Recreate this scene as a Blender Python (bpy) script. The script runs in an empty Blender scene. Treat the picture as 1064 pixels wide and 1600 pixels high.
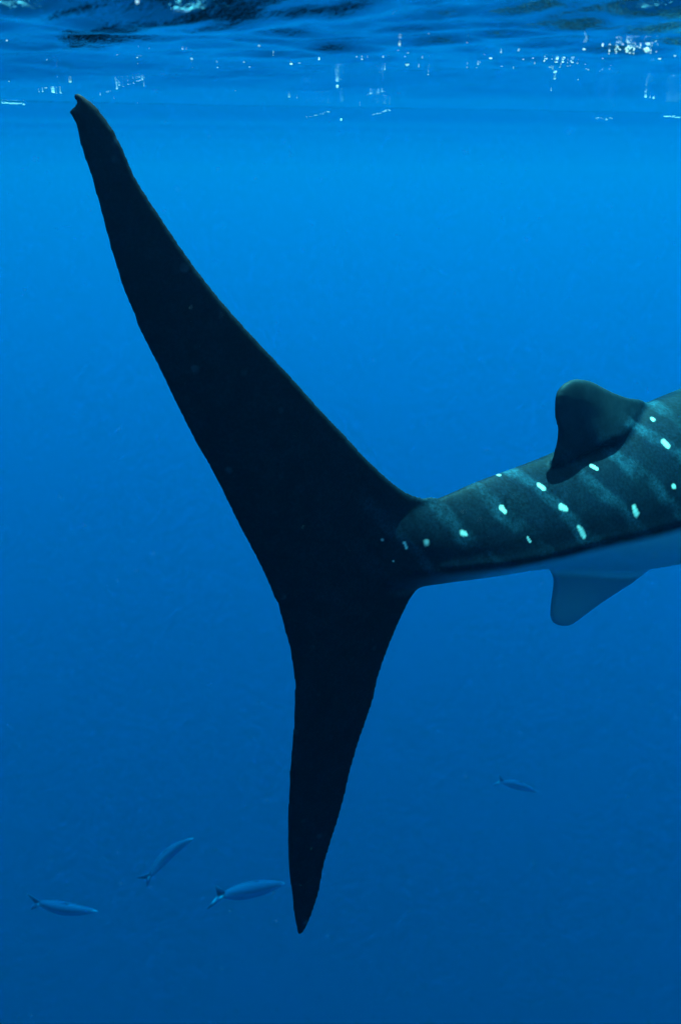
import bpy, bmesh, math, random
import numpy as np
from mathutils import Vector, Matrix
from mathutils.geometry import delaunay_2d_cdt
from mathutils.bvhtree import BVHTree

scn = bpy.context.scene
COL = scn.collection

# ------------------------------------------------------------------ camera
FPX = 800 / math.tan(math.radians(31))            # focal length in units of a 1600 px tall frame
PITCH = math.atan(540 / FPX)                      # looking down a little, just under the surface
CP, SP = math.cos(PITCH), math.sin(PITCH)
CAMZ = -0.145
cam_d = bpy.data.cameras.new('camera')
cam = bpy.data.objects.new('camera', cam_d); COL.objects.link(cam)
cam.location = (0, 0, CAMZ)
cam.rotation_euler = (math.pi / 2 - PITCH, 0, 0)
cam_d.sensor_fit = 'VERTICAL'; cam_d.angle = math.radians(62)
cam_d.clip_start = 0.01; cam_d.clip_end = 2000
cam_d.dof.use_dof = True; cam_d.dof.focus_distance = 2.1; cam_d.dof.aperture_fstop = 3.5
scn.camera = cam

# ------------------------------------------------------------------ sky, sun, exposure
SUN_EL, SUN_AZ = math.radians(75), math.radians(20)      # azimuth from +Y, clockwise seen from above
sun_dir = Vector((math.cos(SUN_EL) * math.sin(SUN_AZ), math.cos(SUN_EL) * math.cos(SUN_AZ), math.sin(SUN_EL)))
world = bpy.data.worlds.new('World'); scn.world = world; world.use_nodes = True
wn = world.node_tree
bg = wn.nodes['Background']; sk = wn.nodes.new('ShaderNodeTexSky')
sk.sky_type = 'NISHITA'; sk.sun_disc = False
sk.sun_elevation = SUN_EL; sk.sun_rotation = SUN_AZ
wn.links.new(sk.outputs[0], bg.inputs[0]); bg.inputs[1].default_value = 0.1
sl = bpy.data.lights.new('sun', 'SUN'); sl.energy = 5.0; sl.angle = math.radians(0.5); sl.color = (1, .96, .9)
so = bpy.data.objects.new('sun', sl); COL.objects.link(so)
so.rotation_euler = (-sun_dir).to_track_quat('-Z', 'Y').to_euler()
so.location = (0, 0, 20)
scn.view_settings.view_transform = 'Standard'; scn.view_settings.look = 'None'
scn.view_settings.gamma = 1.0; scn.view_settings.use_curve_mapping = False
scn.view_settings.exposure = 2.25

cy = scn.cycles
cy.max_bounces = 8; cy.volume_bounces = 2; cy.glossy_bounces = 3; cy.diffuse_bounces = 2
cy.transparent_max_bounces = 12; cy.transmission_bounces = 4
cy.use_adaptive_sampling = True; cy.adaptive_threshold = .02; cy.use_denoising = True; cy.caustics_reflective = False; cy.caustics_refractive = False
cy.sample_clamp_indirect = 4.0


def unp(x, y, t):
    """a viewing direction of the survey photo at range t, as a point of the place"""
    a = (x - 532) / FPX; b = (800 - y) / FPX
    return Vector((t * a, t * (CP + b * SP), CAMZ + t * (-SP + b * CP)))


def on_plane(x, y, p0, n):
    d = unp(x, y, 1) - Vector((0, 0, CAMZ)); o = Vector((0, 0, CAMZ))
    t = (p0 - o).dot(n) / d.dot(n)
    return o + d * t


# ------------------------------------------------------------------ node helpers
def new_mat(name):
    m = bpy.data.materials.new(name); m.use_nodes = True
    m.node_tree.nodes.clear()
    return m, m.node_tree.nodes, m.node_tree.links


def math_node(N, L, op, a, b=None, clamp=False):
    n = N.new('ShaderNodeMath'); n.operation = op; n.use_clamp = clamp
    for i, v in enumerate((a, b)):
        if v is None: continue
        if isinstance(v, (int, float)): n.inputs[i].default_value = v
        else: L.new(v, n.inputs[i])
    return n.outputs[0]


def noise(N, L, vec, scale, detail=3, rough=.55):
    n = N.new('ShaderNodeTexNoise'); n.inputs['Scale'].default_value = scale
    n.inputs['Detail'].default_value = detail; n.inputs['Roughness'].default_value = rough
    L.new(vec, n.inputs['Vector'])
    return n


def smooth_range(N, L, v, a, b, lo=0., hi=1.):
    n = N.new('ShaderNodeMapRange'); n.interpolation_type = 'SMOOTHSTEP'
    n.inputs[1].default_value = a; n.inputs[2].default_value = b
    n.inputs[3].default_value = lo; n.inputs[4].default_value = hi
    L.new(v, n.inputs[0])
    return n.outputs[0]


def mix_col(N, L, f, a, b):
    n = N.new('ShaderNodeMix'); n.data_type = 'RGBA'
    if isinstance(f, (int, float)): n.inputs[0].default_value = f
    else: L.new(f, n.inputs[0])
    for i, v in ((6, a), (7, b)):
        if isinstance(v, tuple): n.inputs[i].default_value = (*v, 1)
        else: L.new(v, n.inputs[i])
    return n.outputs[2]


def link_mesh(name, verts, faces, mat, smooth=True):
    me = bpy.data.meshes.new(name)
    me.from_pydata(verts, [], faces)
    if smooth: me.polygons.foreach_set('use_smooth', [True] * len(me.polygons))
    me.materials.append(mat); me.update()
    o = bpy.data.objects.new(name, me); COL.objects.link(o)
    return o


# ------------------------------------------------------------------ the sea: a body of water and its wavy skin
mw, N, L = new_mat('sea_water')
out = N.new('ShaderNodeOutputMaterial'); pv = N.new('ShaderNodeVolumePrincipled')
DENS = 0.80
SC = (0.0, 0.0060, 0.0140)            # scattering per metre
AB = (0.58, 0.0106, 0.0039)           # absorption per metre
col = [s / DENS for s in SC]
pv.inputs['Density'].default_value = DENS
pv.inputs['Color'].default_value = (*col, 1)
pv.inputs['Absorption Color'].default_value = (*[max(0., 1 - a / (DENS * (1 - c))) ** 2 for a, c in zip(AB, col)], 1)
pv.inputs['Anisotropy'].default_value = 0.77
L.new(pv.outputs[0], out.inputs['Volume'])
bm = bmesh.new(); bmesh.ops.create_cube(bm, size=1)
for v in bm.verts:
    v.co = (v.co.x * 1220, v.co.y * 1220, 0.35 if v.co.z > 0 else -500)
me = bpy.data.meshes.new('water'); bm.to_mesh(me); bm.free(); me.materials.append(mw)
water = bpy.data.objects.new('water', me); COL.objects.link(water); water['kind'] = 'structure'

ms, N, L = new_mat('water_surface')
out = N.new('ShaderNodeOutputMaterial')
fr = N.new('ShaderNodeFresnel'); fr.inputs['IOR'].default_value = 1.333
gl = N.new('ShaderNodeBsdfGlossy'); gl.inputs['Roughness'].default_value = 0.03
gl.inputs['Color'].default_value = (1, 1, 1, 1)
tr = N.new('ShaderNodeBsdfTransparent'); mx = N.new('ShaderNodeMixShader')
geo = N.new('ShaderNodeNewGeometry')
mp = N.new('ShaderNodeMapping'); mp.inputs['Scale'].default_value = (1, 1.0, 1)
L.new(geo.outputs['Position'], mp.inputs[0])
n1 = noise(N, L, mp.outputs[0], 30, 5, .62)
bp = N.new('ShaderNodeBump'); bp.inputs['Strength'].default_value = 0.65; bp.inputs['Distance'].default_value = 0.005
L.new(n1.outputs[0], bp.inputs['Height'])
for nd in (fr, gl): L.new(bp.outputs[0], nd.inputs['Normal'])
L.new(fr.outputs[0], mx.inputs[0]); L.new(tr.outputs[0], mx.inputs[1]); L.new(gl.outputs[0], mx.inputs[2])
L.new(mx.outputs[0], out.inputs['Surface'])


def axis(lo, hi, step, far, grow=1.06):
    a = list(np.arange(lo, hi + step / 2, step))
    s = step; p = a[-1]
    while p < far:
        s *= grow; p = min(p + s, far); a.append(p)
    s = step; p = a[0]
    while p > -far:
        s *= grow; p = max(p - s, -far); a.insert(0, p)
    return np.array(a)


ax = axis(-1.1, 1.1, .0055, 600); ay = axis(.45, 2.4, .0055, 600)
X, Y = np.meshgrid(ax, ay)
cell = np.maximum.outer(np.gradient(ay), np.gradient(ax))
rng = np.random.RandomState(11)
H = np.zeros_like(X)
SURF_Z = .035


def wave(lx, ly, lam, amp, ph, sharp=0.):
    k = 2 * math.pi / lam
    fade = np.clip((lam / cell - 4) / 6, 0, 1)
    a = k * (X * lx + Y * ly) + ph
    return fade * amp * (np.cos(a) + sharp * np.cos(2 * a))


# the low wave train: a trough a metre off, a crest beyond it
H += SURF_Z
CALM = .07 + .93 * np.exp(-((X / 2.2) ** 2 + (np.maximum(Y - 1.0, 0) / .75) ** 2))
H += wave(-.33, .944, 1.35, .0130, math.pi - 2 * math.pi / 1.35 * 1.19, .18)
H += wave(-.45, .9, 2.9, .003, 1.0)
H += wave(.6, .8, 6.5, .004, 2.2)
for i in range(46):
    lam = .045 * (14 ** rng.rand())
    th = rng.normal(math.pi / 2 - .25, .55)
    H += wave(math.cos(th), math.sin(th), lam, 0.0034 * lam ** 1.05 / .3 ** .35 * (1 + rng.rand()), rng.rand() * 6.28, .15) * CALM
nx, ny = len(ax), len(ay)
V = np.column_stack([X.ravel(), Y.ravel(), H.ravel()])
ii = np.arange(nx * ny).reshape(ny, nx)
Fq = np.stack([ii[:-1, :-1], ii[:-1, 1:], ii[1:, 1:], ii[1:, :-1]], -1).reshape(-1, 4)
me = bpy.data.meshes.new('water_surface')
me.vertices.add(len(V)); me.vertices.foreach_set('co', V.ravel().astype(np.float32))
me.loops.add(Fq.size); me.loops.foreach_set('vertex_index', Fq.ravel().astype(np.int32))
me.polygons.add(len(Fq)); me.polygons.foreach_set('loop_start', np.arange(0, Fq.size, 4, dtype=np.int32))
me.polygons.foreach_set('use_smooth', np.ones(len(Fq), dtype=bool))
me.update(calc_edges=True); me.materials.append(ms)
surf = bpy.data.objects.new('water_surface', me); COL.objects.link(surf); surf['kind'] = 'structure'


def surface_z(x, y):
    i = min(max(np.searchsorted(ax, x), 0), nx - 1); j = min(max(np.searchsorted(ay, y), 0), ny - 1)
    return float(H[j, i])


# ------------------------------------------------------------------ the whale shark
TN = Vector((.25, -1, 0)).normalized(); TU = Vector((1, .25, 0)).normalized()      # plane of the tail fin
A0 = unp(600, 862, 2.05)                                  # root of the tail fin
AX = Vector((0.8303, 0.5573, 0)); NR = Vector((0.5573, -0.8303, 0))     # heading, its right-hand side
# distance from the tail root, back, keel and belly heights, half width
SEC = [(-.24, -.93, -1.02, -1.08, .006), (-.13, -.885, -1.035, -1.115, .018), (0.00, -.890, -1.051, -1.115, .032), (0.15, -.902, -1.064, -1.135, .066), (0.30, -.884, -1.075, -1.154, .105),
       (0.45, -.871, -1.080, -1.174, .128), (0.60, -.854, -1.076, -1.207, .150), (0.75, -.820, -1.073, -1.252, .178),
       (0.90, -.786, -1.064, -1.299, .208), (1.05, -.768, -1.057, -1.328, .238), (1.20, -.752, -1.053, -1.345, .265),
       (1.6, -.72, -1.05, -1.40, .34), (2.2, -.68, -1.05, -1.47, .43), (3.0, -.65, -1.05, -1.55, .55),
       (3.8, -.66, -1.05, -1.57, .62), (4.4, -.70, -1.05, -1.54, .62), (4.9, -.79, -1.04, -1.46, .59),
       (5.2, -.87, -1.04, -1.34, .54), (5.35, -.93, -1.05, -1.22, .46), (5.40, -1.0, -1.06, -1.12, .34)]
SEC = np.array(SEC)


def sec_at(s):
    """smooth interpolation of the section table"""
    i = int(np.clip(np.searchsorted(SEC[:, 0], s) - 1, 0, len(SEC) - 2))
    s0, s1 = SEC[i, 0], SEC[i + 1, 0]; u = (s - s0) / (s1 - s0); h = s1 - s0
    def tang(k):
        if k <= 0: return (SEC[1, 1:] - SEC[0, 1:]) / (SEC[1, 0] - SEC[0, 0])
        if k >= len(SEC) - 1: return (SEC[-1, 1:] - SEC[-2, 1:]) / (SEC[-1, 0] - SEC[-2, 0])
        return (SEC[k + 1, 1:] - SEC[k - 1, 1:]) / (SEC[k + 1, 0] - SEC[k - 1, 0])
    m0, m1 = tang(i), tang(i + 1)
    return ((2*u**3 - 3*u**2 + 1) * SEC[i, 1:] + (u**3 - 2*u**2 + u) * h * m0
            + (-2*u**3 + 3*u**2) * SEC[i + 1, 1:] + (u**3 - u**2) * h * m1)


def centre(s):
    c = A0 + (AX if s > 0 else TU) * s
    if s > 1.3: c = c + NR * (-.03 * (s - 1.3) ** 2)
    return c


NQ = 22
verts, faces = [], []
stations = list(np.arange(-.24, 5.40, .03)) + [5.40]
for s in stations:
    zt, zk, zb, w = sec_at(s); c = centre(s)
    ridge = .006 * np.clip((s + .05) / .2, 0, 1) * np.clip((3.2 - s) / 2, 0, 1)
    ring = []; fr = float(np.clip((s - 1.3) / 1.5, 0, 1)); pu, qu, pl, ql = [a_ + (b_ - a_) * fr for a_, b_ in ((1.4, .8), (1.15, .9), (1.5, .9), (1.1, 1.))]
    for k in range(4 * NQ):
        a = 2 * math.pi * k / (4 * NQ); ca, sa = math.cos(a), math.sin(a)
        up = sa >= 0
        lat = w * abs(ca) ** (pu if up else pl) * (1 if ca >= 0 else -1)
        z = zk + (zt - zk) * abs(sa) ** qu if up else zk - (zk - zb) * abs(sa) ** ql
        lat += ridge * math.exp(-(math.sin(a) / .13) ** 2) * (1 if ca >= 0 else -1)
        p = c + NR * lat; ring.append((p.x, p.y, z))
    verts += ring
R = 4 * NQ
for i in range(len(stations) - 1):
    for k in range(R):
        faces.append((i*R + k, i*R + (k+1) % R, (i+1)*R + (k+1) % R, (i+1)*R + k))
faces.append(tuple(range(R))[::-1]); faces.append(tuple((len(stations)-1)*R + k for k in range(R)))
SV, SF = list(verts), list(faces)


def smooth_outline(pts, per=6, closed=True):
    """Catmull-Rom through the points"""
    P_ = [Vector(p) for p in pts]; n = len(P_); r = []
    for i in range(n if closed else n - 1):
        p0, p1, p2, p3 = P_[(i-1) % n], P_[i], P_[(i+1) % n], P_[(i+2) % n]
        for k in range(per):
            u = k / per
            r.append(.5 * ((2*p1) + (p2-p0)*u + (2*p0-5*p1+4*p2-p3)*u*u + (-p0+3*p1-3*p2+p3)*u**3))
    return r


def add_blade(outline, frame, half, reach, rim, step, ring_in=(.008, .02)):
    """a solid fin: 2-D outline filled with points, thick inside and thin at the edge; frame maps (u, v, offset) to a point"""
    pts = [Vector((p[0], p[1])) for p in outline]; n = len(pts)
    oa = np.array([(p.x, p.y) for p in pts]); ob = np.roll(oa, -1, 0); ab = ob - oa; l2 = (ab ** 2).sum(1) + 1e-12
    def dist(q):
        t = np.clip(((q - oa) * ab).sum(1) / l2, 0, 1)
        return float(np.sqrt((((oa + ab * t[:, None]) - q) ** 2).sum(1).min()))
    def inside(q):
        x, y = q; c = False
        for i in range(n):
            x0, y0 = oa[i]; x1, y1 = ob[i]
            if (y0 > y) != (y1 > y) and x < (x1 - x0) * (y - y0) / (y1 - y0) + x0: c = not c
        return c
    lo, hi = oa.min(0), oa.max(0); inner = []
    for j, y in enumerate(np.arange(lo[1], hi[1], step * .87)):
        for x in np.arange(lo[0] + (j % 2) * step / 2, hi[0], step):
            q = np.array((x, y))
            if inside(q) and dist(q) > max(step * .45, (ring_in[-1] if ring_in else 0) + step * .4): inner.append(Vector((x, y)))
    for ins in ring_in:
        for i in range(n):
            a_, c_ = oa[i - 1], oa[(i + 1) % n]; tg = c_ - a_; ln = np.hypot(*tg) + 1e-9
            nrm = np.array((-tg[1], tg[0])) / ln
            for sg in (1, -1):
                q = oa[i] + sg * nrm * ins
                if inside(q) and abs(dist(q) - ins) < ins * .15: inner.append(Vector(q))
    allp = pts + inner
    vo, _, fo, *_r = delaunay_2d_cdt(allp, [], [list(range(n))], 1, 1e-7)
    b0 = len(SV); hs = []
    for p in vo:
        d = dist(np.array((p.x, p.y))); hs.append(rim + half * (1 - (1 - min(d / reach, 1)) ** 2) ** .7)
    m = len(vo)
    for sgn in (1, -1):
        for p, h in zip(vo, hs): SV.append(tuple(frame(p.x, p.y, sgn * h)))
    cnt = {}
    for f in fo:
        for k in range(len(f)):
            e = (f[k], f[(k+1) % len(f)]); cnt[e] = 1
        SF.append(tuple(b0 + i for i in f)); SF.append(tuple(b0 + m + i for i in reversed(f)))
    for (i, j) in cnt:
        if (j, i) not in cnt: SF.append((b0 + j, b0 + i, b0 + m + i, b0 + m + j))


# caudal fin, in its own nearly upright plane
def tail_uv(px): 
    q = on_plane(px[0], px[1], A0, TN) - A0
    return (q.dot(TU), q.z)
lead_up = [(700, 800), (668, 787), (640, 775), (610, 752), (570, 715), (540, 682), (500, 640), (460, 595), (420, 552), (390, 520), (350, 475),
           (310, 425), (280, 383), (250, 338), (225, 300), (207, 268), (190, 228), (175, 200), (155, 172), (135, 153)]
tip_up = [(126, 148), (118, 146), (112, 149), (116, 154), (122, 159), (123, 165), (116, 168), (109, 174)]
trail = [(118, 192), (130, 240), (150, 300), (170, 375), (195, 455), (225, 525), (260, 595), (300, 675), (340, 750), (380, 830), (410, 887),
         (429, 935), (432, 939), (446, 985), (455, 1020), (460, 1062), (460, 1110), (457, 1168), (454, 1195), (452, 1240), (450, 1285), (451, 1345), (457, 1399), (463, 1448)]
tip_lo = [(467, 1459), (471, 1457)]
lead_lo = [(480, 1443), (496, 1399), (508, 1342), (532, 1264), (553, 1180), (580, 1099), (592, 1051), (611, 1005), (630, 968), (652, 936), (690, 905)]
ol = smooth_outline([(*tail_uv(p), 0) for p in lead_up + tip_up + trail + tip_lo + lead_lo], 6)
rt = random.Random(5)
k0, k1 = (len(lead_up) + len(tip_up)) * 6, (len(lead_up) + len(tip_up) + len(trail)) * 6
ol2 = []; wob = 0.
for i, p in enumerate(ol):                               # the trailing edge is a little worn
    wob = .6 * wob + rt.uniform(-.0013, .0013)
    e = wob if k0 < i < k1 else 0.
    ol2.append(Vector((p.x + e, p.y)))
def tail_frame(u, v, h):
    turn = .40 * max(u + .02, 0) ** 2 / (max(u + .02, 0) + .04)      # the root swings round into the line of the body
    return A0 + TU * u + Vector((0, 0, v)) + TN * (h * max(.25, min(1, 1.3 - 5 * u)) - turn)
add_blade(ol2, tail_frame, .016, .16, .0055, .024)

# second dorsal fin and anal fin, standing on the midline
def mid_uv(px, off):
    q = on_plane(px[0], px[1], A0 + NR * off, NR) - A0
    return (q.dot(AX), q.z)
def mid_frame_for(off, lean, v0, flare=None):
    def fr_(u, v, h):
        k = 1. if flare is None else max(0., min(1., (flare - u) / .30))
        wide = 0.
        if flare is not None:                              # the front of the base spreads into the back
            f_ = max(0., min(1., (u - flare + .34) / .16)); f_ = f_ * f_ * (3 - 2 * f_)
            g_ = max(0., min(1., (flare + .05 - u) / .22)); g_ = g_ * g_ * (3 - 2 * g_)
            wide = .036 * f_ * g_ * math.exp(-max(v - (sec_at(u)[0] - A0.z), 0) / .06) * (1 if h > 0 else -1)
        return A0 + AX * u + Vector((0, 0, v)) + NR * (off * k + h * (.5 + .5 * k) + wide + lean * (v - v0))
    return fr_
dors = [(1050, 655), (1025, 632), (995, 626), (965, 615), (938, 601), (922, 596), (908, 595), (893, 600), (880, 613), (874, 632), (873, 655),
        (876, 672), (873, 690), (867, 708), (862, 726), (868, 727), (890, 716), (915, 703), (945, 690), (985, 712), (1040, 715)]
off = .034
o2 = smooth_outline([(*mid_uv(p, off), 0) for p in dors], 4)
v0 = mid_uv((900, 700), off)[1]
add_blade([Vector((p.x, p.y)) for p in o2], mid_frame_for(off, -.10, v0, mid_uv((1020, 640), off)[0]), .011, .07, .006, .02)
anal = [(1015, 880), (990, 906), (960, 926), (930, 946), (906, 964), (888, 976), (874, 977), (864, 972), (861, 958), (863, 938), (866, 918),
        (865, 903), (861, 890), (880, 884), (920, 870), (970, 860)]
o2 = smooth_outline([(*mid_uv(p, .03), 0) for p in anal], 4)
add_blade([Vector((p.x, p.y)) for p in o2], mid_frame_for(.03, 0, 0), .014, .07, .006, .02)

# first dorsal, pelvic and pectoral fins further along the body
def fin(pts, frame, half, step=.04):
    o_ = smooth_outline([(*p, 0) for p in pts], 5)
    add_blade([Vector((p.x, p.y)) for p in o_], frame, half, .14, .005, step)
def fr_first(u, v, h): return centre(1.75 + u) + Vector((0, 0, -A0.z - .78 + v)) + NR * h
fin([(.95, -.08), (.70, .10), (.42, .34), (.22, .47), (.10, .48), (.06, .40), (.10, .22), (.08, .10), (-.06, .03), (.0, -.02), (.3, -.12), (.7, -.16)], fr_first, .03)
for sg in (1, -1):
    def fr_pelvic(u, v, h, sg=sg): return centre(1.55 + u) + Vector((0, 0, -A0.z - 1.30 - v * .75 + h * .7)) + NR * (sg * (.16 + v * .65 + h * .7))
    fin([(.42, -.05), (.30, .10), (.16, .22), (.06, .25), (.0, .22), (.02, .10), (-.02, .0), (.1, -.08), (.3, -.1)], fr_pelvic, .018)
    def fr_pectoral(u, v, h, sg=sg): return centre(3.55 + u) + Vector((0, 0, -A0.z - 1.28 - v * .35 + h)) + NR * (sg * (.48 + v * .93))
    fin([(.62, -.12), (.55, .12), (.38, .48), (.12, .85), (-.05, 1.05), (-.16, 1.08), (-.16, .98), (-.02, .62), (.05, .3), (.02, .05), (.1, -.12), (.4, -.2)], fr_pectoral, .035)

raw = bpy.data.meshes.new('raw'); raw.from_pydata([tuple(v) for v in SV], [], SF)
bm = bmesh.new(); bm.from_mesh(raw); bmesh.ops.recalc_face_normals(bm, faces=bm.faces[:]); bm.to_mesh(raw); bm.free()
tmp = bpy.data.objects.new('tmp', raw); COL.objects.link(tmp)
md = tmp.modifiers.new('r', 'REMESH'); md.mode = 'VOXEL'; md.voxel_size = .006; md.use_smooth_shade = True
dg = bpy.context.evaluated_depsgraph_get(); dg.update()
sme = bpy.data.meshes.new_from_object(tmp.evaluated_get(dg))
bpy.data.objects.remove(tmp); sme.name = 'whale_shark'
# relax: blends the fins into the body and takes the voxel stepping off
nv = len(sme.vertices); co = np.empty(nv * 3, np.float32); sme.vertices.foreach_get('co', co); co = co.reshape(-1, 3)
ed = np.empty(len(sme.edges) * 2, np.int32); sme.edges.foreach_get('vertices', ed); ed = ed.reshape(-1, 2)
deg = np.bincount(ed.ravel(), minlength=nv)[:, None].astype(np.float32)
def relax(c, f):
    acc = np.zeros_like(c)
    for k in range(3):
        acc[:, k] = np.bincount(ed[:, 0], c[ed[:, 1], k], nv) + np.bincount(ed[:, 1], c[ed[:, 0], k], nv)
    return c + f * (acc / np.maximum(deg, 1) - c)
for _ in range(9):
    co = relax(co, .55); co = relax(co, -.53)              # no shrinking
sme.vertices.foreach_set('co', co.ravel()); sme.update()
shark = bpy.data.objects.new('whale_shark', sme); COL.objects.link(shark)
shark['label'] = 'huge dark whale shark with pale spots, its black tail fin reaching the surface'
shark['category'] = 'shark'
sme.polygons.foreach_set('use_smooth', np.ones(len(sme.polygons), dtype=bool))

# local body coordinates kept on the mesh: along, height over the keel
rel = co - np.array(A0)[None]
s_ = rel @ np.array(AX)
tab_s = np.linspace(-.24, 5.4, 300); tab = np.array([sec_at(s) for s in tab_s])
zk = np.interp(s_, tab_s, tab[:, 1]); zt = np.interp(s_, tab_s, tab[:, 0]); zb = np.interp(s_, tab_s, tab[:, 2])
lat = rel @ np.array(NR); wloc = np.interp(s_, tab_s, tab[:, 3])
above = co[:, 2] - zk
onbody = (np.clip((wloc + .05 - np.abs(lat)) / .03, 0, 1) * np.clip((co[:, 2] - zb + .02) / .02, 0, 1) * np.clip((zt + .10 - co[:, 2]) / .10, 0, 1)
          * np.clip((s_ + .22) / .55, 0, 1))
finm = np.clip((s_ - .42) / .08, 0, 1) * (1 - onbody)
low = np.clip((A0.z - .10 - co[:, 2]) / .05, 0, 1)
for nm, arr in (('fins', finm), ('low', low), ('along', s_), ('above_keel', above), ('trunk', onbody)):
    at = sme.attributes.new(nm, 'FLOAT', 'POINT'); at.data.foreach_set('value', arr.astype(np.float32))

# spots: found on the skin, then repeated on the other flank
bvh = BVHTree.FromPolygons([Vector(c) for c in co], [tuple(p.vertices) for p in sme.polygons])
SPOTS = [(1019, 655, 5), (1037, 690, 6), (1042, 696, 6), (924, 728, 4), (931, 732, 4), (842, 758, 5.5), (848, 763, 5.5), (784, 794, 5.5), (788, 799, 5),
         (876, 792, 6), (884, 795, 5.5), (990, 793, 6), (994, 803, 6), (722, 832, 6), (728, 835, 4.5), (904, 824, 5), (908, 831, 6), (912, 838, 5),
         (824, 841, 3), (828, 846, 3), (666, 848, 7), (631, 849, 4), (635, 855, 4), (597, 843, 3.5), (779, 742, 5), (614, 877, 2.5), (1052, 760, 5)]
spot_pts = []
orig = Vector((0, 0, CAMZ))
for (x, y, r) in SPOTS:
    d = (unp(x, y, 1) - orig).normalized()
    h = bvh.ray_cast(orig, d)
    if h[0] is None: continue
    spot_pts.append((h[0], .86 * r * h[3] / FPX, .55 if x < 600 or y == 742 else 1.0))
mids = []
for (p, r_, k), (q, r2, k2) in zip(spot_pts, spot_pts[1:]):
    if (p - q).length < .028: mids.append(((p + q) / 2, max(r_, r2), k))
spot_pts += mids
mirror = []
for p, r, k in spot_pts:
    if p.z < A0.z - .3: continue
    q = p - A0; q2 = A0 + q - NR * (2 * q.dot(NR)); mirror.append((q2, r, k))

mk, N, L = new_mat('shark_skin')
out = N.new('ShaderNodeOutputMaterial'); bs = N.new('ShaderNodeBsdfPrincipled')
L.new(bs.outputs[0], out.inputs[0])
geo = N.new('ShaderNodeNewGeometry'); pos = geo.outputs['Position']
def attr(nm):
    a = N.new('ShaderNodeAttribute'); a.attribute_name = nm; return a.outputs['Fac']
along, above_a, trunk = attr('along'), attr('above_keel'), attr('trunk')
wn1 = noise(N, L, pos, 55, 2); 
off_v = N.new('ShaderNodeVectorMath'); off_v.operation = 'MULTIPLY_ADD'
L.new(wn1.outputs['Color'], off_v.inputs[0]); off_v.inputs[1].default_value = (.010,) * 3; 
add0 = N.new('ShaderNodeVectorMath'); add0.operation = 'ADD'; L.new(pos, add0.inputs[0]); add0.inputs[1].default_value = (-.005,) * 3
L.new(add0.outputs[0], off_v.inputs[2])
spot = None
for p, r, k in spot_pts + mirror:
    d = N.new('ShaderNodeVectorMath'); d.operation = 'DISTANCE'; L.new(off_v.outputs[0], d.inputs[0]); d.inputs[1].default_value = p
    v = smooth_range(N, L, d.outputs['Value'], r * 1.3, r * .25, 0, k)
    spot = v if spot is None else math_node(N, L, 'MAXIMUM', spot, v)
# the unseen forward body carries the usual scatter of spots
vo = N.new('ShaderNodeTexVoronoi'); vo.inputs['Scale'].default_value = 7.5; vo.inputs['Randomness'].default_value = .45; L.new(pos, vo.inputs['Vector'])
vs = smooth_range(N, L, vo.outputs['Distance'], .26, .17)
fwd = smooth_range(N, L, along, 1.2, 1.35)
spot = math_node(N, L, 'MAXIMUM', spot, math_node(N, L, 'MULTIPLY', vs, fwd))
# pale bars across the body, broken up, leaning forward towards the keel
big = noise(N, L, pos, 4.2, 3); fine = noise(N, L, pos, 24, 5, .62); mid = noise(N, L, pos, 10, 4, .6)
lean = math_node(N, L, 'MULTIPLY', above_a, .9)
ph = math_node(N, L, 'ADD', math_node(N, L, 'SUBTRACT', along, math_node(N, L, 'MULTIPLY', lean, -1.)), math_node(N, L, 'MULTIPLY', big.outputs[0], .16))
bar = math_node(N, L, 'SINE', math_node(N, L, 'MULTIPLY', ph, 40.0))
bar = smooth_range(N, L, bar, .1, 1.0)
bar = math_node(N, L, 'MULTIPLY', bar, smooth_range(N, L, mid.outputs[0], .28, .60))
bar = math_node(N, L, 'MULTIPLY', bar, math_node(N, L, 'MULTIPLY', trunk, math_node(N, L, 'MULTIPLY', smooth_range(N, L, fine.outputs[0], .15, .6), smooth_range(N, L, big.outputs[0], .36, .58, .25, 1.))))
mott = smooth_range(N, L, fine.outputs[0], .3, .75)
base = mix_col(N, L, mott, (.0012, .005, .009), (.004, .011, .019))
base = mix_col(N, L, math_node(N, L, 'MULTIPLY', trunk, smooth_range(N, L, mid.outputs[0], .30, .72, .2, .6)), base, (.005, .0135, .030))
base = mix_col(N, L, math_node(N, L, 'MULTIPLY', bar, .9), base, (.018, .060, .095))
finc = mix_col(N, L, mott, (.010, .020, .030), (.019, .034, .046))
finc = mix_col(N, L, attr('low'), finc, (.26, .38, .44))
# fine grain of the skin, and the faint freckles of the tail fin
grain = noise(N, L, pos, 130, 3, .7)
gm = N.new('ShaderNodeMix'); gm.data_type = 'RGBA'; gm.blend_type = 'MULTIPLY'; gm.inputs[0].default_value = 1.0
L.new(base, gm.inputs[6])
gv = smooth_range(N, L, grain.outputs[0], .3, .7, .55, 1.5); gc = N.new('ShaderNodeCombineColor')
for k_ in range(3): L.new(gv, gc.inputs[k_])
L.new(gc.outputs[0], gm.inputs[7]); base = gm.outputs[2]
fv = N.new('ShaderNodeTexVoronoi'); fv.inputs['Scale'].default_value = 17; L.new(pos, fv.inputs['Vector'])
fk = math_node(N, L, 'MULTIPLY', smooth_range(N, L, fv.outputs['Distance'], .22, .08), smooth_range(N, L, mid.outputs[0], .45, .65))
fk = math_node(N, L, 'MULTIPLY', fk, smooth_range(N, L, along, .10, -.05))
base = mix_col(N, L, math_node(N, L, 'MULTIPLY', fk, .4), base, (.07, .10, .14))
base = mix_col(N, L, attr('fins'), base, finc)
belly = smooth_range(N, L, math_node(N, L, 'ADD', above_a, math_node(N, L, 'MULTIPLY', mid.outputs[0], .012)), .004, -.032)
belly = math_node(N, L, 'MULTIPLY', belly, math_node(N, L, 'MULTIPLY', trunk, smooth_range(N, L, along, -.02, .40)))
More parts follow.
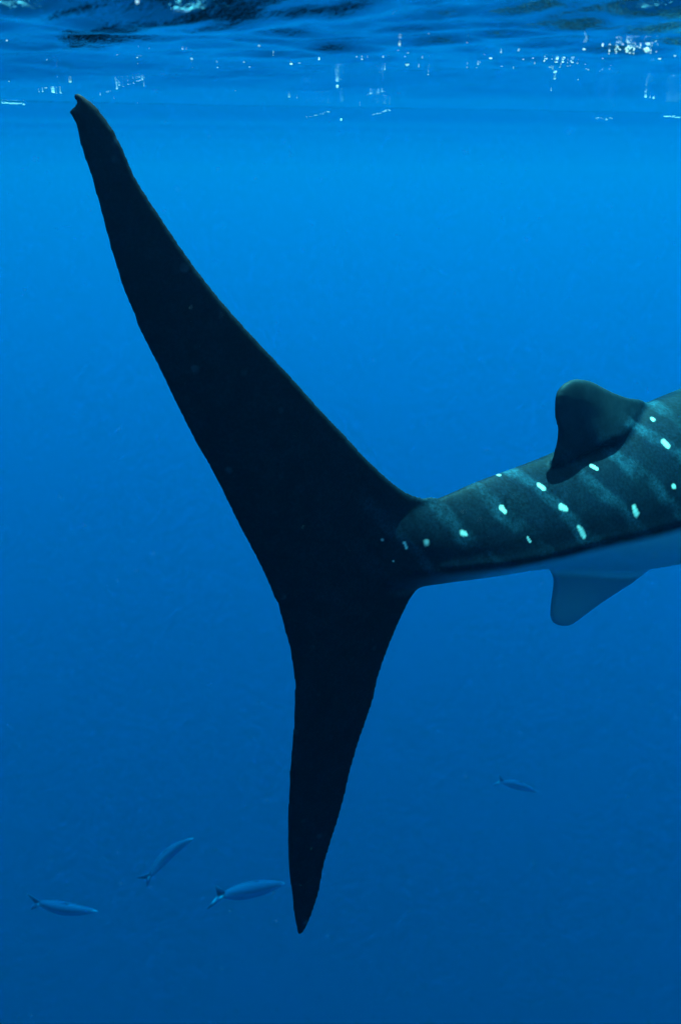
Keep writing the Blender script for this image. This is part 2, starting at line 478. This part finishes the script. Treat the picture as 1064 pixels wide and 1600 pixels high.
base = mix_col(N, L, belly, base, (.74, .78, .78))
base = mix_col(N, L, spot, base, (.80, .80, .72))
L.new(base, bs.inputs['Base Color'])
bs.inputs['Roughness'].default_value = .6; bs.inputs['Specular IOR Level'].default_value = .06
bp = N.new('ShaderNodeBump'); bp.inputs['Strength'].default_value = .35; bp.inputs['Distance'].default_value = .004
L.new(mid.outputs[0], bp.inputs['Height']); L.new(bp.outputs[0], bs.inputs['Normal'])
sme.materials.clear(); sme.materials.append(mk)

# ------------------------------------------------------------------ small fish far below the tail
mf, N, L = new_mat('fish_haze_blue')
out = N.new('ShaderNodeOutputMaterial'); bs = N.new('ShaderNodeBsdfPrincipled'); L.new(bs.outputs[0], out.inputs[0])
tc = N.new('ShaderNodeTexCoord'); sx = N.new('ShaderNodeSeparateXYZ'); L.new(tc.outputs['Object'], sx.inputs[0])
nz = noise(N, L, tc.outputs['Object'], 9, 3)
fb = mix_col(N, L, smooth_range(N, L, math_node(N, L, 'ADD', sx.outputs[2], math_node(N, L, 'MULTIPLY', nz.outputs[0], .02)), .0, .06), (.035, .15, .32), (.004, .0195, .072))  # water haze put into the skin blue; belly paler to even out the shading
L.new(fb, bs.inputs['Base Color']); bs.inputs['Roughness'].default_value = .75; bs.inputs['Specular IOR Level'].default_value = .08; bs.inputs['Metallic'].default_value = .0


def make_fish(length, bend, depth=.09, width=.072):
    """fusiform body along +X with a forked tail at x = 0"""
    v, f = [], []; n, r = 26, 16
    def mid_y(u): return bend * length * math.sin(u * math.pi) 
    for i in range(n + 1):
        u = i / n
        prof = (math.sin(math.pi * min(1, u * .93 + .045) ** .80)) ** .85
        prof = max(prof, .10) if u < .2 else prof * min(1, math.sqrt(max(0, 1 - u) / .10)) + .002
        for k in range(r):
            a = 2 * math.pi * k / r
            v.append((length * (.16 + .84 * u), mid_y(u) + width * length * prof * math.cos(a), depth * length * prof * math.sin(a) * (1.0 if math.sin(a) < 0 else .95)))
    for i in range(n):
        for k in range(r): f.append((i*r+k, i*r+(k+1) % r, (i+1)*r+(k+1) % r, (i+1)*r+k))
    f.append(tuple(range(r))[::-1]); f.append(tuple(n*r+k for k in range(r)))
    def plate(pts, y0=0., th=.004):
        b = len(v); m = len(pts)
        for sgn in (1, -1):
            for (x, z) in pts: v.append((x*length, y0*length + mid_y(max(0, (x-.16)/.84)) + sgn*th*length, z*length))
        f.append(tuple(b+i for i in range(m))); f.append(tuple(b+m+i for i in reversed(range(m))))
        for i in range(m): j = (i+1) % m; f.append((b+j, b+i, b+m+i, b+m+j))
    plate([(.20, .0), (.18, .025), (.10, .085), (.0, .145), (.05, .06), (.085, .0)])
    plate([(.20, .0), (.085, .0), (.05, -.06), (.0, -.145), (.10, -.085), (.18, -.025)])
    plate([(.62, .08), (.56, .115), (.52, .10), (.40, .09), (.26, .04), (.40, .06)])
    plate([(.50, -.07), (.46, -.11), (.42, -.09), (.26, -.04), (.40, -.06)])
    plate([(.74, -.02), (.66, -.05), (.60, -.06), (.66, -.01)], .06)
    return v, f


def place_fish(name, label, tail_px, nose_px, t_tail, t_nose, bend, depth=.095, roll=0.):
    a, b = unp(*tail_px, t_tail), unp(*nose_px, t_nose)
    d = b - a; ln = d.length
    v, f = make_fish(ln, bend, depth)
    o = link_mesh(name, v, f, mf)
    xa = d.normalized(); up = Vector((0, 0, 1)); ya = up.cross(xa).normalized(); za = xa.cross(ya)
    m = Matrix((xa, ya, za)).transposed().to_4x4()
    o.matrix_world = Matrix.Translation(a) @ m @ Matrix.Rotation(roll, 4, 'X')
    o['label'] = label; o['category'] = 'fish'; o['group'] = 'small fish below the shark'
    return o


place_fish('fish', 'faint blue fish swimming steeply upward between the tail fin and the level fish', (222, 1379), (304, 1309), 18.0, 18.3, .10)
place_fish('fish', 'faint slender fish gliding level, farthest of the fish from the tail fin', (46, 1409), (154, 1424), 19.0, 18.7, -.03)
place_fish('fish', 'faint fish with widely forked tail beside the tip of the lower tail lobe', (330, 1402), (446, 1380), 16.5, 17.7, .0, .10)
place_fish('fish', 'barely visible fish deep in open water below the anal fin', (775, 1219), (840, 1238), 30.0, 30.4, .04)

# ------------------------------------------------------------------ bubbles carried under the surface, and white flecks standing in for glints
mb, N, L = new_mat('bubble_glint_white')
out = N.new('ShaderNodeOutputMaterial'); df = N.new('ShaderNodeBsdfDiffuse'); tl = N.new('ShaderNodeBsdfTranslucent'); mx = N.new('ShaderNodeMixShader')
for nd in (df, tl): nd.inputs['Color'].default_value = (.95, .96, .95, 1)
mx.inputs[0].default_value = .6; L.new(df.outputs[0], mx.inputs[1]); L.new(tl.outputs[0], mx.inputs[2]); L.new(mx.outputs[0], out.inputs[0])
rb = random.Random(3)
PB = []       # (pixel x, pixel y, radius px)
for (x, y, r) in [(110, 126, 4), (405, 70, 3), (215, 3, 3), (636, 99, 5), (637, 82, 2), (624, 70, 2.5), (622, 78, 2), (385, 88, 2), (443, 111, 2), (452, 150, 3),
                  (295, 83, 3), (300, 92, 2), (212, 94, 2.5), (288, 117, 2), (527, 135, 3), (533, 187, 2.5), (670, 51, 2.5), (605, 125, 2), (579, 122, 2),
                  (866, 121, 4), (868, 112, 2.5), (1010, 78, 5), (1054, 86, 3), (1030, 92, 2), (778, 93, 2), (912, 77, 2), (766, 91, 2), (72, 137, 2), (95, 144, 2.5), (455, 100, 2), (468, 98, 2), (498, 118, 2)]:
    PB.append((x, y, r * .75))
for _ in range(46): PB.append((rb.gauss(982, 22), rb.gauss(78, 5.5), rb.uniform(.45, 1.1) * (2.4 if rb.random() < .12 else 1)))
for _ in range(30): PB.append((rb.gauss(866, 20), rb.gauss(99, 7), rb.uniform(.5, 1.6)))
for _ in range(14): PB.append((rb.gauss(840, 60), rb.gauss(100, 7), rb.uniform(.6, 1.3)))
def glint_streak(x0, y0, x1, y1, n, r):  # rows of flat white flecks standing in for glints on the ripples
    for _ in range(n):
        u = rb.random(); PB.append((x0 + (x1-x0)*u + rb.gauss(0, 1), y0 + (y1-y0)*u + rb.gauss(0, .8), -rb.uniform(.2, .5) * r))
glint_streak(140, 154, 232, 121, 24, 1.2); glint_streak(0, 160, 40, 163, 30, 2); glint_streak(60, 143, 100, 145, 7, 1.5)
glint_streak(572, 148, 600, 143, 9, 1.3); glint_streak(478, 184, 515, 174, 16, 1.5); glint_streak(582, 179, 610, 171, 14, 1.5)
glint_streak(852, 140, 900, 137, 12, 1.4); glint_streak(930, 185, 955, 186, 12, 1.3); glint_streak(1035, 181, 1064, 184, 22, 2); glint_streak(935, 136, 965, 129, 14, 1.6); glint_streak(1000, 150, 1020, 154, 8, 1.5)
for _ in range(90): PB.append((rb.uniform(0, 1064), rb.gauss(98, 24), rb.uniform(.35, .85)))
ico = bmesh.new(); bmesh.ops.create_icosphere(ico, subdivisions=2, radius=1)
iv = [v.co.copy() for v in ico.verts]; ifc = [[v.index for v in f.verts] for f in ico.faces]; ico.free()
bv, bf = [], []
for (x, y, r) in PB:
    if y > 215: continue
    b = (800 - y) / FPX; slope = -SP + b * CP
    t = min((-CAMZ) / max(slope, .01), 6)
    for _ in range(4):
        p = unp(x, y, t); zz = surface_z(p.x, p.y) + .55 * abs(r) * t / FPX * (1 if r > 1.5 else .5)
        t = min(max((zz - CAMZ) / max(slope, .01), .35), 2.6)
    p = unp(x, y, t); rr = abs(r) * t / FPX; fx, fz = (1, 1) if r > 1.5 else (1.7, .6) if r > 0 else (2.4, .45)  # small ones are flattened into imitation sparkles
    b0 = len(bv)
    bv += [(p.x + q.x*rr*fx, p.y + q.y*rr, p.z + q.z*rr*fz) for q in iv]; bf += [[b0 + i for i in f] for f in ifc]
bub = link_mesh('air_bubbles_and_glints', bv, bf, mb); bub['kind'] = 'stuff'
bub['label'] = 'tiny white air bubbles just under the rippled surface, with white flecks added as glints'; bub['category'] = 'bubbles'

# ------------------------------------------------------------------ fine particles hanging in the water
mp_, N, L = new_mat('plankton')
out = N.new('ShaderNodeOutputMaterial'); bs = N.new('ShaderNodeBsdfPrincipled'); L.new(bs.outputs[0], out.inputs[0])
bs.inputs['Base Color'].default_value = (.10, .16, .22, 1); bs.inputs['Roughness'].default_value = .8
pvt, pft = [], []
rp = random.Random(8)
for _ in range(6000):
    y = rp.uniform(.5, 4.5); x = rp.uniform(-.62, .62) * (y + .3); z = rp.uniform(-1.9, .0) * (.35 + y / 2.2) - .02
    q = rp.uniform(.00012, .00036)
    b0 = len(pvt)
    pvt += [(x + q, y, z), (x - q, y, z), (x, y + q, z), (x, y - q, z), (x, y, z + q), (x, y, z - q)]
    pft += [[b0 + i for i in f] for f in ((0, 2, 4), (2, 1, 4), (1, 3, 4), (3, 0, 4), (2, 0, 5), (1, 2, 5), (3, 1, 5), (0, 3, 5))]
pk = link_mesh('suspended_particles', pvt, pft, mp_, False); pk['kind'] = 'stuff'
pk['label'] = 'fine pale specks of plankton hanging in the blue water'; pk['category'] = 'plankton'
